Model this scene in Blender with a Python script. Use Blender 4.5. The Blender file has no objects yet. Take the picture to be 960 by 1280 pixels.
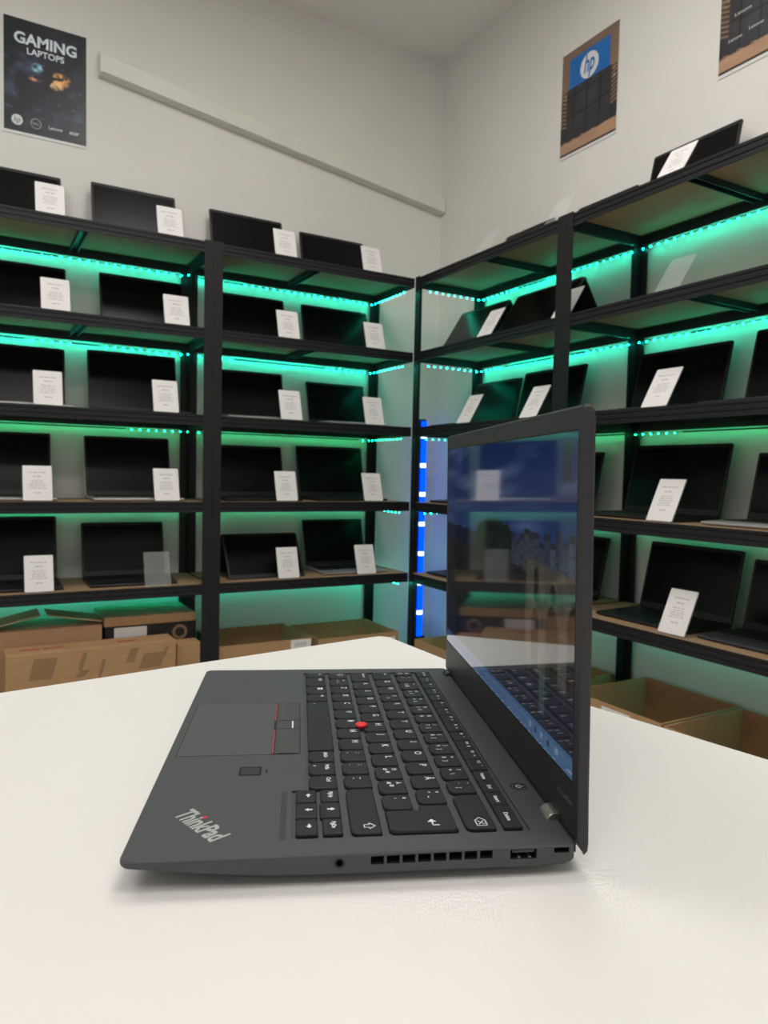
import bpy, bmesh, math, random
from mathutils import Vector, Matrix, noise
from mathutils.geometry import tessellate_polygon

random.seed(7)
SC = bpy.context.scene
COL = SC.collection
PI = math.pi

# ------------------------------------------------------------------ camera
H = 1.0                                   # eye height above the floor
F_PX, YAW, PITCH, ROLL = 907.2, 0.5192, -0.0523, 0.022
fw = Vector((math.sin(YAW) * math.cos(PITCH), math.cos(YAW) * math.cos(PITCH), math.sin(PITCH)))
rt = Vector((math.cos(YAW), -math.sin(YAW), 0))
up = rt.cross(fw)
rt2 = rt * math.cos(ROLL) + up * math.sin(ROLL)
up2 = up * math.cos(ROLL) - rt * math.sin(ROLL)
cam_data = bpy.data.cameras.new('camera')
cam = bpy.data.objects.new('camera', cam_data)
COL.objects.link(cam)
m = Matrix.Identity(4)
for i in range(3):
    m[i][0], m[i][1], m[i][2] = rt2[i], up2[i], -fw[i]
m[2][3] = H
cam.matrix_world = m
cam_data.sensor_fit = 'HORIZONTAL'
cam_data.sensor_width = 36.0
cam_data.lens = F_PX / 960 * 36.0
cam_data.clip_start = 0.02
cam_data.dof.use_dof = True
cam_data.dof.focus_distance = 0.50
cam_data.dof.aperture_fstop = 25.0
SC.camera = cam

# ------------------------------------------------------------------ world, exposure
world = bpy.data.worlds.new('world')
SC.world = world
world.use_nodes = True
bg = world.node_tree.nodes['Background']
bg.inputs[0].default_value = (1.0, 0.985, 0.96, 1)
bg.inputs[1].default_value = 0.4
SC.view_settings.view_transform = 'Standard'
SC.view_settings.look = 'None'
SC.view_settings.gamma = 1.0
SC.view_settings.exposure = 0.4
SC.view_settings.use_curve_mapping = False
PANEL_POWER = 8.5                          # radiance of the ceiling panels
LED_POWER = 0.6

# ------------------------------------------------------------------ helpers
def lin(c):
    return tuple(((x / 255) / 12.92 if x / 255 <= 0.04045 else ((x / 255 + 0.055) / 1.055) ** 2.4) for x in c)

def mat(name, rgb, rough=0.5, metal=0.0, emit=None, strength=0.0, var=0.0, scale=40.0, bump=0.0, spec=0.5,
        stretch=None, alpha=None, coat=0.0):
    """Principled material with procedural noise variation and optional bump."""
    mt = bpy.data.materials.new(name)
    mt.use_nodes = True
    nt = mt.node_tree
    b = nt.nodes['Principled BSDF']
    c = lin(rgb)
    b.inputs['Base Color'].default_value = (*c, 1)
    b.inputs['Roughness'].default_value = rough
    b.inputs['Metallic'].default_value = metal
    b.inputs['Specular IOR Level'].default_value = spec
    b.inputs['Coat Weight'].default_value = coat
    if emit is not None:
        b.inputs['Emission Color'].default_value = (*emit, 1)
        b.inputs['Emission Strength'].default_value = strength
    if alpha is not None:
        b.inputs['Alpha'].default_value = alpha
    if var or bump:
        tc = nt.nodes.new('ShaderNodeTexCoord')
        mp = nt.nodes.new('ShaderNodeMapping')
        if stretch:
            mp.inputs['Scale'].default_value = stretch
        nz = nt.nodes.new('ShaderNodeTexNoise')
        nz.inputs['Scale'].default_value = scale
        nz.inputs['Detail'].default_value = 4
        nt.links.new(tc.outputs['Object'], mp.inputs['Vector'])
        nt.links.new(mp.outputs['Vector'], nz.inputs['Vector'])
        if var:
            cr = nt.nodes.new('ShaderNodeValToRGB')
            cr.color_ramp.elements[0].color = (*[x * (1 - var) for x in c], 1)
            cr.color_ramp.elements[1].color = (*[min(1, x * (1 + var)) for x in c], 1)
            cr.color_ramp.elements[0].position = 0.3
            cr.color_ramp.elements[1].position = 0.7
            nt.links.new(nz.outputs['Fac'], cr.inputs['Fac'])
            nt.links.new(cr.outputs['Color'], b.inputs['Base Color'])
        if bump:
            bp = nt.nodes.new('ShaderNodeBump')
            bp.inputs['Strength'].default_value = bump
            bp.inputs['Distance'].default_value = 0.002
            nt.links.new(nz.outputs['Fac'], bp.inputs['Height'])
            nt.links.new(bp.outputs['Normal'], b.inputs['Normal'])
    return mt

def emat(name, rgb, strength):
    mt = bpy.data.materials.new(name)
    mt.use_nodes = True
    nt = mt.node_tree
    nt.nodes.remove(nt.nodes['Principled BSDF'])
    e = nt.nodes.new('ShaderNodeEmission')
    e.inputs[0].default_value = (*rgb, 1)
    e.inputs[1].default_value = strength
    nt.links.new(e.outputs[0], nt.nodes['Material Output'].inputs[0])
    return mt

def vmat(name, rough=0.4, emission=0.0, spec=0.5, base=1.0, coat=0.0):
    """Printed surface / display: colours come from the mesh's own 'Col' attribute."""
    mt = bpy.data.materials.new(name)
    mt.use_nodes = True
    nt = mt.node_tree
    b = nt.nodes['Principled BSDF']
    b.inputs['Roughness'].default_value = rough
    b.inputs['Specular IOR Level'].default_value = spec
    b.inputs['Coat Weight'].default_value = coat
    a = nt.nodes.new('ShaderNodeVertexColor')
    a.layer_name = 'Col'
    if emission:
        b.inputs['Base Color'].default_value = (0.006, 0.006, 0.007, 1)
        nt.links.new(a.outputs['Color'], b.inputs['Emission Color'])
        b.inputs['Emission Strength'].default_value = emission
    else:
        nt.links.new(a.outputs['Color'], b.inputs['Base Color'])
    return mt

class MB:
    """Collects simple solids into one mesh."""
    def __init__(self):
        self.v, self.f, self.mi = [], [], []
    def add(self, verts, faces, mi=0):
        o = len(self.v)
        self.v += [tuple(p) for p in verts]
        self.f += [tuple(i + o for i in f) for f in faces]
        self.mi += [mi] * len(faces)
        return self
    def box(self, a, b, mi=0):
        (x0, y0, z0), (x1, y1, z1) = a, b
        return self.add([(x0, y0, z0), (x1, y0, z0), (x1, y1, z0), (x0, y1, z0), (x0, y0, z1), (x1, y0, z1), (x1, y1, z1), (x0, y1, z1)],
                        [(0, 3, 2, 1), (4, 5, 6, 7), (0, 1, 5, 4), (1, 2, 6, 5), (2, 3, 7, 6), (3, 0, 4, 7)], mi)
    def prism(self, prof, fn0, fn1, mi=0):
        """prof: 2-D polygon; fn0/fn1 map a profile point to the two end sections."""
        n = len(prof)
        vs = [fn0(*p) for p in prof] + [fn1(*p) for p in prof]
        fs = [(i, (i + 1) % n, n + (i + 1) % n, n + i) for i in range(n)]
        fs += [tuple(reversed(range(n))), tuple(range(n, 2 * n))]
        return self.add(vs, fs, mi)
    def rings(self, rings, cap0=True, cap1=True, mi=0):
        n = len(rings[0])
        vs = [p for r in rings for p in r]
        fs = []
        for k in range(len(rings) - 1):
            for i in range(n):
                j = (i + 1) % n
                fs.append((k * n + i, k * n + j, (k + 1) * n + j, (k + 1) * n + i))
        if cap0: fs.append(tuple(reversed(range(n))))
        if cap1: fs.append(tuple(range((len(rings) - 1) * n, len(rings) * n)))
        return self.add(vs, fs, mi)
    def mesh(self, name, mats):
        me = bpy.data.meshes.new(name)
        me.from_pydata(self.v, [], self.f)
        for x in (mats if isinstance(mats, (list, tuple)) else [mats]):
            me.materials.append(x)
        if any(self.mi):
            me.polygons.foreach_set('material_index', self.mi)
        bm = bmesh.new(); bm.from_mesh(me)
        bmesh.ops.recalc_face_normals(bm, faces=bm.faces)
        bm.to_mesh(me); bm.free()
        me.update()
        return me
    def build(self, name, mats, parent=None, bevel=0, smooth=False, segs=2):
        return link(name, self.mesh(name, mats), parent, bevel=bevel, smooth=smooth, segs=segs)

def link(name, me, parent=None, loc=None, rot=None, bevel=0, smooth=False, segs=2):
    o = bpy.data.objects.new(name, me)
    COL.objects.link(o)
    if parent is not None: o.parent = parent
    if loc is not None: o.location = loc
    if rot is not None: o.rotation_euler = rot
    if bevel:
        md = o.modifiers.new('bevel', 'BEVEL')
        md.width = bevel; md.segments = segs; md.limit_method = 'ANGLE'; md.angle_limit = 0.6
    if smooth:
        me.shade_smooth() if hasattr(me, 'shade_smooth') else None
    return o

def tag(o, label, cat=None, group=None, kind=None):
    if label: o['label'] = label
    if cat: o['category'] = cat
    if group: o['group'] = group
    if kind: o['kind'] = kind
    return o

def thing(name, label, cat, loc=(0, 0, 0), rz=0.0, group=None):
    o = bpy.data.objects.new(name, None)
    COL.objects.link(o)
    o.empty_display_size = 0.05
    o.location = loc
    o.rotation_euler = (0, 0, rz)
    return tag(o, label, cat, group)

def rrect(x0, y0, x1, y1, r, n=4):
    """Rounded rectangle, counter-clockwise; r = one radius or (bl, br, tr, tl)."""
    rr = r if isinstance(r, (tuple, list)) else (r,) * 4
    out = []
    for (cx, cy, a0, q) in ((x0 + rr[0], y0 + rr[0], PI, rr[0]), (x1 - rr[1], y0 + rr[1], 1.5 * PI, rr[1]),
                            (x1 - rr[2], y1 - rr[2], 0, rr[2]), (x0 + rr[3], y1 - rr[3], 0.5 * PI, rr[3])):
        for k in range(n + 1):
            a = a0 + k / n * PI / 2
            out.append((cx + q * math.cos(a), cy + q * math.sin(a)))
    return out

_text_cache = {}
def text_mesh(body, size, mt, shear=0.0, offset=0.0, align='CENTER', spacing=1.0, flat=True, xscale=1.0):
    key = (body, size, mt.name, shear, offset, align, spacing, xscale)
    if key in _text_cache: return _text_cache[key]
    cu = bpy.data.curves.new('text', 'FONT')
    cu.body = body; cu.size = size; cu.shear = shear; cu.offset = offset
    cu.align_x = align; cu.align_y = 'CENTER'; cu.space_character = spacing
    cu.resolution_u = 3
    o = bpy.data.objects.new('text', cu)
    COL.objects.link(o)
    dg = bpy.context.evaluated_depsgraph_get()
    me = bpy.data.meshes.new_from_object(o.evaluated_get(dg))
    me.name = 'lettering'
    me.materials.clear(); me.materials.append(mt)
    if xscale != 1.0:
        for v in me.vertices: v.co.x *= xscale
    bpy.data.objects.remove(o); bpy.data.curves.remove(cu)
    _text_cache[key] = me
    return me

def grid_print(name, w, h, nx, ny, fn, mt, parent, thick=0.0006):
    """Flat sheet in local x (0..w) / z (0..h), facing -y, printed cell by cell by fn(s, t) -> sRGB 0..255."""
    vs, fs, cols = [], [], []
    for j in range(ny + 1):
        for i in range(nx + 1):
            vs.append((w * i / nx, 0, h * j / ny))
            cols += [*lin(fn(i / nx, j / ny)), 1.0]
    for j in range(ny):
        for i in range(nx):
            a = j * (nx + 1) + i
            fs.append((a, a + 1, a + nx + 2, a + nx + 1))
    me = bpy.data.meshes.new(name)
    me.from_pydata(vs, [], fs)
    ca = me.color_attributes.new('Col', 'FLOAT_COLOR', 'POINT')
    ca.data.foreach_set('color', cols)
    me.materials.append(mt)
    return link(name, me, parent)

def fbm(x, y, s=1.0, seed=0.0, oct=3):
    r, a = 0.0, 0.5
    for k in range(oct):
        r += a * noise.noise(Vector((x * s, y * s, seed + k * 7.3)))
        s *= 2; a *= 0.5
    return r

def mix(a, b, t):
    t = max(0.0, min(1.0, t))
    return tuple(x + (y - x) * t for x, y in zip(a, b))

# ------------------------------------------------------------------ materials
M = {}
M['wall'] = mat('wall_paint', (226, 224, 218), 0.75, var=0.02, scale=3, bump=0.03)
M['ceil'] = mat('ceiling_paint', (236, 234, 230), 0.8, var=0.02, scale=2)
M['floor'] = mat('floor_vinyl', (168, 164, 156), 0.45, var=0.12, scale=8)
M['plastic_white'] = mat('trunking_plastic', (222, 222, 212), 0.45, var=0.02, scale=5)
M['table'] = mat('table_laminate', (219, 216, 212), 0.42, var=0.012, scale=6, spec=0.4)
M['table_leg'] = mat('table_leg_steel', (150, 150, 150), 0.4, metal=0.6, var=0.05)
M['rack'] = mat('rack_black_steel', (25, 24, 27), 0.45, var=0.15, scale=60, spec=0.35)
M['slot'] = mat('rack_slot_dark', (16, 15, 17), 0.8, var=0.1)
M['bolt'] = mat('bolt_zinc', (140, 138, 135), 0.35, metal=0.8, var=0.1)
M['board'] = mat('shelf_fibreboard', (158, 128, 98), 0.7, var=0.08, scale=30, stretch=(1, 6, 6))
M['card'] = mat('card_paper', (232, 228, 226), 0.6, var=0.015, scale=20)
M['ink'] = mat('printed_ink', (172, 169, 168), 0.7, var=0.05)
M['acrylic'] = mat('clear_acrylic', (225, 230, 228), 0.08, alpha=0.13, var=0.01)
M['lid'] = mat('laptop_lid_black', (17, 17, 19), 0.45, var=0.06, scale=80)
M['bezel'] = mat('laptop_bezel', (12, 12, 14), 0.45, var=0.05)
M['screen'] = mat('display_off', (7, 7, 9), 0.25, var=0.03, spec=0.22)
M['silver'] = mat('laptop_silver', (172, 171, 170), 0.35, metal=0.5, var=0.04)
M['dgrey'] = mat('laptop_dark_grey', (62, 62, 66), 0.4, metal=0.3, var=0.05)
M['keys_off'] = mat('laptop_keyboard_black', (18, 18, 20), 0.5, var=0.05)
M['cardboard'] = mat('cardboard', (176, 138, 98), 0.8, var=0.06, scale=14, stretch=(1, 1, 5))
M['cardboard2'] = mat('cardboard_pinkish', (186, 146, 112), 0.8, var=0.05, scale=14, stretch=(1, 1, 5))
M['cb_print'] = mat('cardboard_brown_print', (146, 114, 80), 0.8, var=0.08)
M['cb_red'] = mat('cardboard_red_print', (168, 84, 62), 0.8, var=0.08)
M['blackbox'] = mat('black_carton', (28, 27, 28), 0.6, var=0.1)
M['body'] = mat('thinkpad_soft_touch', (66, 66, 69), 0.5, var=0.03, scale=300, spec=0.4)
M['lidbody'] = mat('thinkpad_lid', (42, 41, 43), 0.5, var=0.03, scale=300, spec=0.4)
M['tray'] = mat('keyboard_well', (44, 44, 46), 0.6, var=0.03)
M['key'] = mat('key_plastic', (31, 31, 34), 0.55, var=0.03, scale=400, spec=0.3)
M['legend'] = mat('legend_white', (214, 214, 214), 0.6, var=0.01)
M['pad'] = mat('touchpad_matte', (68, 68, 71), 0.62, var=0.02)
M['padbtn'] = mat('pad_button', (58, 58, 60), 0.6, var=0.02)
M['groove'] = mat('groove_black', (10, 10, 11), 0.8, var=0.05)
M['red'] = mat('trackpoint_red', (214, 38, 44), 0.6, var=0.05, scale=600)
M['red_dull'] = mat('red_line_paint', (140, 54, 60), 0.6, var=0.05)
M['logo_silver'] = mat('logo_silver', (186, 188, 184), 0.35, metal=0.4, var=0.03)
M['hinge'] = mat('hinge_metal', (150, 148, 142), 0.32, metal=0.9, var=0.05)
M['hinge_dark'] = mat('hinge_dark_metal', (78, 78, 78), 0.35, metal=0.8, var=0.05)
M['chin'] = mat('lid_chin', (30, 29, 32), 0.5, var=0.03)
M['dimtext'] = mat('dim_lettering', (96, 92, 92), 0.5, var=0.03)
M['rubber'] = mat('rubber_foot', (20, 20, 20), 0.9, var=0.05)
M['disp'] = vmat('display_lit', rough=0.05, emission=1.0, spec=0.6, coat=0.6)
M['print'] = vmat('poster_print', rough=0.35)
M['poster_edge'] = mat('poster_paper_edge', (225, 225, 222), 0.5, var=0.01)
M['chrome_text'] = mat('poster_silver_ink', (222, 232, 240), 0.4, var=0.12, scale=25)
M['white_text'] = mat('poster_white_ink', (222, 222, 222), 0.5, var=0.02)
M['blue_text'] = mat('poster_blue_ink', (20, 108, 184), 0.5, var=0.02)
M['grey_text'] = mat('poster_grey_ink', (150, 150, 152), 0.5, var=0.02)
M['panel_lit'] = emat('lamp_diffuser', (1.0, 0.975, 0.94), PANEL_POWER)
M['tape'] = mat('led_tape_backing', (60, 62, 60), 0.6, var=0.05)
M['bead'] = [emat('led_bead_' + nm, c, p * LED_POWER) for nm, c, p in (('teal', (0.001, 1.0, 0.66), 130), ('teal_b', (0.001, 1.0, 0.66), 140), ('green', (0.002, 1.0, 0.34), 52),
             ('green_b', (0.002, 1.0, 0.46), 48), ('teal_c', (0.001, 1.0, 0.7), 210))]
M['tube_blue'] = emat('led_tube_blue', (0.0, 0.04, 1.0), 2.6)
M['tube_white'] = emat('led_tube_white', (0.55, 0.75, 1.0), 3.0)

# ------------------------------------------------------------------ room
L, R = 3.0, 1.861                     # front planes of the racks on the left / right wall
WL, WR, ZC = 3.402, 2.264, 3.235      # wall planes and ceiling height
tag(MB().box((-3.2, WL, -0.1), (WR + 0.15, WL + 0.15, ZC + 0.1)).build('wall_left', M['wall']), 'pale grey painted wall behind the left racks', kind='structure')
tag(MB().box((WR, -2.6, -0.1), (WR + 0.15, WL, ZC + 0.1)).build('wall_right', M['wall']), 'pale grey painted wall behind the right racks', kind='structure')
tag(MB().box((-3.2, -2.6, -0.1), (WR, WL, 0)).build('floor', M['floor']), 'grey shop floor', kind='structure')
tag(MB().box((-3.2, -2.6, ZC), (WR, WL, ZC + 0.1)).build('ceiling', M['ceil']), 'pale grey flat ceiling', kind='structure')

# cable trunking that slopes down along the left wall
tr = thing('cable_trunking', 'long white box trunking sloping down along the left wall', 'trunking', (0.49, WL - .0015, 2.715))
dz = -0.247 / 1.755
def trk(x, y, z): return (x, -y, z + x * dz)
b = MB()
prof = [(0, -.045), (.05, -.04), (.05, .034), (.046, .038), (0, .038)]
b.prism(prof, lambda y, z: trk(0.004, y, z), lambda y, z: trk(1.77, y, z))
b.build('duct', M['plastic_white'], tr, bevel=0.002)
b = MB(); prof2 = [(0, -.05), (.054, -.045), (.054, .04), (0, .044)]
b.prism(prof2, lambda y, z: trk(0, y, z), lambda y, z: trk(0.008, y, z))
b.build('end_cap', M['plastic_white'], tr)

# ceiling light panels (outside the picture, over and behind the camera)
for (x, y, w, d, lab) in ((-0.75, 1.75, 1.2, 0.6, 'white light panel in the ceiling in front of the far left rack'),
                       (0.95, 1.45, 0.6, 1.2, 'white light panel in the ceiling in front of the right-hand racks'),
                       (0.55, -0.35, 1.2, 0.6, 'white light panel in the ceiling above the table'),
                       (-1.1, -0.7, 1.2, 0.6, 'white light panel in the ceiling farthest from the racks')):
    t = thing('ceiling_light', lab, 'light', (x, y, ZC - 0.03), 0, 'ceiling light panels')
    b = MB()
    b.box((-w / 2, -d / 2, 0), (w / 2, -d / 2 + .02, .03)).box((-w / 2, d / 2 - .02, 0), (w / 2, d / 2, .03))
    b.box((-w / 2, -d / 2 + .02, 0), (-w / 2 + .02, d / 2 - .02, .03)).box((w / 2 - .02, -d / 2 + .02, 0), (w / 2, d / 2 - .02, .03))
    b.build('frame', M['plastic_white'], t)
    MB().box((-w / 2 + .02, -d / 2 + .02, .004), (w / 2 - .02, d / 2 - .02, .012)).build('diffuser', M['panel_lit'], t)

# ------------------------------------------------------------------ table
TZ = H - 0.1948                        # table surface
LAP_W = 0.0155                         # laptop top plane above the table
poly = [(-0.95, 0.555), (0.414, 0.7505), (0.427, 0.7505), (0.4345, 0.742), (0.4365, 0.62), (0.4395, 0.56), (0.4615, 0.442), (0.4862, 0.30), (0.535, 0.02), (0.58, -0.24), (-0.85, -0.44)]
tb = thing('display_table', 'white laminate table top under the open black laptop', 'table', (0, 0, 0))
MB().prism(poly, lambda x, y: (x, y, TZ - 0.025), lambda x, y: (x, y, TZ)).build('table_top', M['table'], tb)
for (x, y) in ((-0.82, 0.49), (0.36, 0.66), (0.47, -0.17), (-0.74, -0.34)):
    MB().rings([[(x + .022 * math.cos(a * PI / 6), y + .022 * math.sin(a * PI / 6), z) for a in range(12)] for z in (0, TZ - .025)]).build('leg', M['table_leg'], tb, smooth=True)
MB().box((-0.72, 0.42, TZ - .07), (0.33, 0.45, TZ - .025)).box((-0.68, -0.31, TZ - .07), (0.42, -0.28, TZ - .025)).build('apron', M['table_leg'], tb)

# ------------------------------------------------------------------ main laptop
Z0 = LAP_W
A = -1.9724
lap = thing('laptop', 'open matte black business laptop standing on the white table', 'laptop', (0.1836, 0.6352, TZ), A)
W_, D_ = 323.5, 217.1
mm = 0.001
def P(u, v, w): return (u * mm, v * mm, w * mm + Z0)
def dep(v):
    xs, ys = (0, 3, 19, 55, 92, 211, 217.1), (2.4, 3.3, 5.1, 8.6, 9.9, 10.0, 7.0)
    for k in range(6):
        if v <= xs[k + 1]:
            return ys[k] + (ys[k + 1] - ys[k]) * max(0, v - xs[k]) / (xs[k + 1] - xs[k])
    return 10.0
def outline(ins):
    pts = []
    base = rrect(ins, ins, W_ - ins, D_ - ins, (5.0, 5.0, 3.0, 3.0), 5)
    for k in range(len(base)):             # subdivide the long edges so that the wedge keeps its curve
        a, c = base[k], base[(k + 1) % len(base)]
        n = max(1, int(math.hypot(c[0] - a[0], c[1] - a[1]) // 18))
        for q in range(n):
            pts.append((a[0] + (c[0] - a[0]) * q / n, a[1] + (c[1] - a[1]) * q / n))
    return pts
hole = [(13.5, 86), (253.3, 86), (253.3, 78.3), (308.2, 78.3), (308.2, 199.2), (13.5, 199.2)]
b = MB()
o0, o1, o2, o3 = outline(0.7), outline(0), outline(2.5), outline(14)
n = len(o1)
# o0 has the same structure only when the counts agree; rescale o1 instead
def scaled(ins):
    return [((u - W_ / 2) * (W_ - 2 * ins) / W_ + W_ / 2, (v - D_ / 2) * (D_ - 2 * ins) / D_ + D_ / 2) for u, v in o1]
r_top = [P(u, v, 0) for u, v in scaled(0.5)]
r_a = [P(u, v, -0.6) for u, v in o1]
r_b = [P(u, v, -dep(v) + .3) for u, v in o1]
r_c = [P(u, v, -min(dep(v) + 1.0, 13.6)) for u, v in scaled(2.2)]
r_d = [P(u, v, -min(dep(v) + 3.5, 13.6)) for u, v in scaled(13)]
vs = r_d + r_c + r_b + r_a + r_top
fs = [tuple(reversed(range(n)))]
for k in range(4):
    for i in range(n):
        j = (i + 1) % n
        fs.append((k * n + i, k * n + j, (k + 1) * n + j, (k + 1) * n + i))
hv = len(vs)
vs += [P(u, v, 0) for u, v in hole] + [P(u, v, -1.3) for u, v in hole]
nh = len(hole)
tri = tessellate_polygon([[Vector((p[0], p[1], 0)) for p in r_top], [Vector((u * mm, v * mm, 0)) for u, v in reversed(hole)]])
def idx(k):
    return 4 * n + k if k < n else hv + (nh - 1 - (k - n))
fs += [tuple(idx(k) for k in t) for t in tri]
for i in range(nh):
    j = (i + 1) % nh
    fs.append((hv + i, hv + j, hv + nh + j, hv + nh + i))
fs.append(tuple(range(hv + nh, hv + 2 * nh)))
b.add(vs, fs)
base = b.build('base', M['body'], lap)
# ports and vents are cut into the right-hand side wall
cut = MB()
vents = [(116.1 + k * 7.55, 122.3 + k * 7.55) for k in range(8)]
for k, (v0, v1) in enumerate(vents):
    z0 = -1.75 + 0.7 * k / 7
    cut.box(P(W_ - 6, v0, z0 - 4.0), P(W_ + 1, v1, z0))
cut.box(P(W_ - 9, 184.0, -6.0), P(W_ + 1, 197.2, -1.3))
cut.box(P(W_ - 6, 206.0, -3.7), P(W_ + 1, 213.6, -1.1))
cut.rings([[P(u, 101.2 + 1.75 * math.cos(a * PI / 8), -4.5 + 1.75 * math.sin(a * PI / 8)) for a in range(16)] for u in (W_ - 8, W_ + 1)])
co = cut.build('cutter', M['groove'], lap)
md = base.modifiers.new('cut', 'BOOLEAN')
md.operation = 'DIFFERENCE'; md.solver = 'EXACT'; md.object = co
md.material_mode = 'TRANSFER'
dg = bpy.context.evaluated_depsgraph_get()
me = bpy.data.meshes.new_from_object(base.evaluated_get(dg))
base.modifiers.clear()
base.data = me
bpy.data.objects.remove(co)
# port details
MB().box(P(W_ - 8, 185.2, -3.2), P(W_ - 0.8, 196.0, -2.0)).build('usb_tongue', M['dgrey'], lap)
for v in (188.0, 193.4):
    MB().box(P(W_ - 7, v, -5.8), P(W_ - 0.6, v + 1.2, -5.2)).build('usb_contact', M['bolt'], lap)
b = MB()
ro, ri = [], []
for a in range(20):
    c, s = math.cos(a * PI / 10), math.sin(a * PI / 10)
    ro.append(P(W_ + .12, 101.2 + 2.7 * c, -4.5 + 2.7 * s)); ri.append(P(W_ + .12, 101.2 + 1.8 * c, -4.5 + 1.8 * s))
b.rings([ri, ro], False, False)
b.build('jack_ring', M['chin'], lap)
# rubber feet
for (u, v) in ((40, 24), (283, 24), (40, 192), (283, 192)):
    MB().rings([[P(u + 6 * math.cos(a * PI / 8), v + 6 * math.sin(a * PI / 8), z) for a in range(16)] for z in (-15.5, -min(dep(v) + 3.0, 13))]).build('rubber_foot', M['rubber'], lap)

# keyboard ---------------------------------------------------------
def key_mesh(u0, u1, v0, v1, name='key', rf=4.2, rb=1.3):
    o = rrect(u0, v0, u1, v1, (rf, rf, rb, rb), 4)
    cx, cy = (u0 + u1) / 2, (v0 + v1) / 2
    def sc(ins, w):
        kx, ky = 1 - 2 * ins / (u1 - u0), 1 - 2 * ins / (v1 - v0)
        return [P(cx + (u - cx) * kx, cy + (v - cy) * ky, w) for u, v in o]
    b = MB().rings([sc(0, -1.25), sc(0.05, 0.2), sc(0.4, 0.75), sc(0.85, 0.85)], False, True)
    return b
def add_key(u0, u1, v0, v1, marks=(), rf=4.2, rb=1.3):
    """marks: (text, du, dv, size) measured from the key's rear-left corner, or ('arrow', angle)"""
    k = key_mesh(u0, u1, v0, v1, rf=rf, rb=rb).build('key', M['key'], lap)
    b = MB()
    for mk in marks:
        if mk[0] == 'arrow':
            cx, cy, a, s = u0 + mk[1], v1 - mk[2], mk[3], mk[4]
            pts = [(s, 0), (0, s * .75), (0, s * .25), (-s * .9, s * .25), (-s * .9, -s * .25), (0, -s * .25), (0, -s * .75)]
            b.add([P(cx + x * math.cos(a) - y * math.sin(a), cy + x * math.sin(a) + y * math.cos(a), 0.92) for x, y in pts], [tuple(range(7))])
        elif mk[0] == 'poly':
            b.add([P(u0 + x, v1 - y, 0.92) for x, y in mk[1]], [tuple(range(len(mk[1])))])
        elif mk[0] == 'line':
            w = mk[2]
            for (xa, ya), (xb, yb) in zip(mk[1], mk[1][1:]):
                d = Vector((xb - xa, yb - ya)).normalized() * w / 2
                nx, ny = -d.y, d.x
                b.add([P(u0 + xa - d.x + nx, v1 - ya + d.y - ny, .92), P(u0 + xb + d.x + nx, v1 - yb - d.y - ny, .92), P(u0 + xb + d.x - nx, v1 - yb - d.y + ny, .92), P(u0 + xa - d.x - nx, v1 - ya + d.y + ny, .92)], [(0, 1, 2, 3)])
        else:
            me = text_mesh(mk[0], mk[3], M['legend'], offset=0.10, xscale=1.0)
            # letters are laid out in millimetres: scale down to metres
            vv = [P(u0 + mk[1] + v.co.x, v1 - mk[2] + v.co.y, 0.92) for v in me.vertices]
            b.add(vv, [tuple(p.vertices) for p in me.polygons])
    if b.v:
        b.build('legend', M['legend'], k)
    return k
G = 2.3                                                # gap between keys
def row(v0, v1, start, edges, marks, **kw):
    u = start
    for e, mk in zip(edges, marks):
        add_key(u, e, v0, v1, mk, **kw)
        u = e + G
def one(c): return [(c, 5.2, 5.0, 6.2)]
def two(a, c): return [(a, 4.8, 4.4, 4.8), (c, 4.8, 9.8, 4.8)]
def three(a, c, d): return [(a, 4.4, 4.0, 4.0), (c, 4.4, 9.2, 4.0), (d, 10.2, 9.2, 4.0)]
S = 3.0
row(88, 104.6, 15.5, (28, 54, 75, 94.3), ([('Fn', 5.0, 4.4, 3.6)], [('Ctrl', 6.0, 4.4, 3.6)],
    [('poly', [(4, 3), (6.2, 3), (6.2, 5), (4, 5)]), ('poly', [(6.6, 3), (9, 3), (9, 5), (6.6, 5)]), ('poly', [(4, 5.4), (6.2, 5.4), (6.2, 7.4), (4, 7.4)]), ('poly', [(6.6, 5.4), (9, 5.4), (9, 7.4), (6.6, 7.4)])],
    [('Alt', 5.0, 4.0, 3.0)]))
add_key(97, 195.4, 88, 104.6, [('=', 5.0, 11.0, 2.6)], rf=1.6)
row(87.8, 104, 198, (214, 233.5, 253), ([('AltGr', 6.6, 5.2, 3.4)], [('PrtSc', 7.2, 5.0, 3.4), ('o', 5.2, 12.2, 3.2)], [('Ctrl', 5.8, 4.8, 3.6)]))
row(108, 124, 15.5, (33, 54, 74.5, 94.5, 115, 135, 155, 175, 195, 214.5, 234, 252.8),
    ([('line', [(4, 6), (7, 3), (10, 6), (8.4, 6), (8.4, 8), (5.6, 8), (5.6, 6), (4, 6)], .5)], three('>', '<', '\\'), one('Z'), one('X'), one('C'), one('V'), one('B'), one('N'), one('M'), two(';', ','), two(':', '.'), two('_', '-')))
add_key(255, 306.4, 108, 123.6, [('line', [(41.0, 6.0), (44.0, 3.0), (47.0, 6.0), (45.4, 6.0), (45.4, 8.6), (42.6, 8.6), (42.6, 6.0), (41.0, 6.0)], .6)])
row(127.2, 143.2, 15.5, (42.5, 63.5, 83.5, 103.2, 123.4, 143.2, 163.4, 183.4, 202.8, 222.8, 242.2, 261.8, 281.2),
    ([('Caps Lock', 9.5, 4.4, 2.6)], one('A'), one('S'), one('D'), one('F'), one('G'), one('H'), one('J'), one('K'), one('L'),
     [('Ö', 4.6, 4.2, 3.6), ('Æ', 8.0, 8.4, 3.4), ('Ø', 4.2, 9.6, 3.2)], [('Ä', 4.6, 4.2, 3.6), ('Ø', 8.0, 8.4, 3.4), ('Æ', 4.2, 9.6, 3.2)], two('*', "'")))
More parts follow.
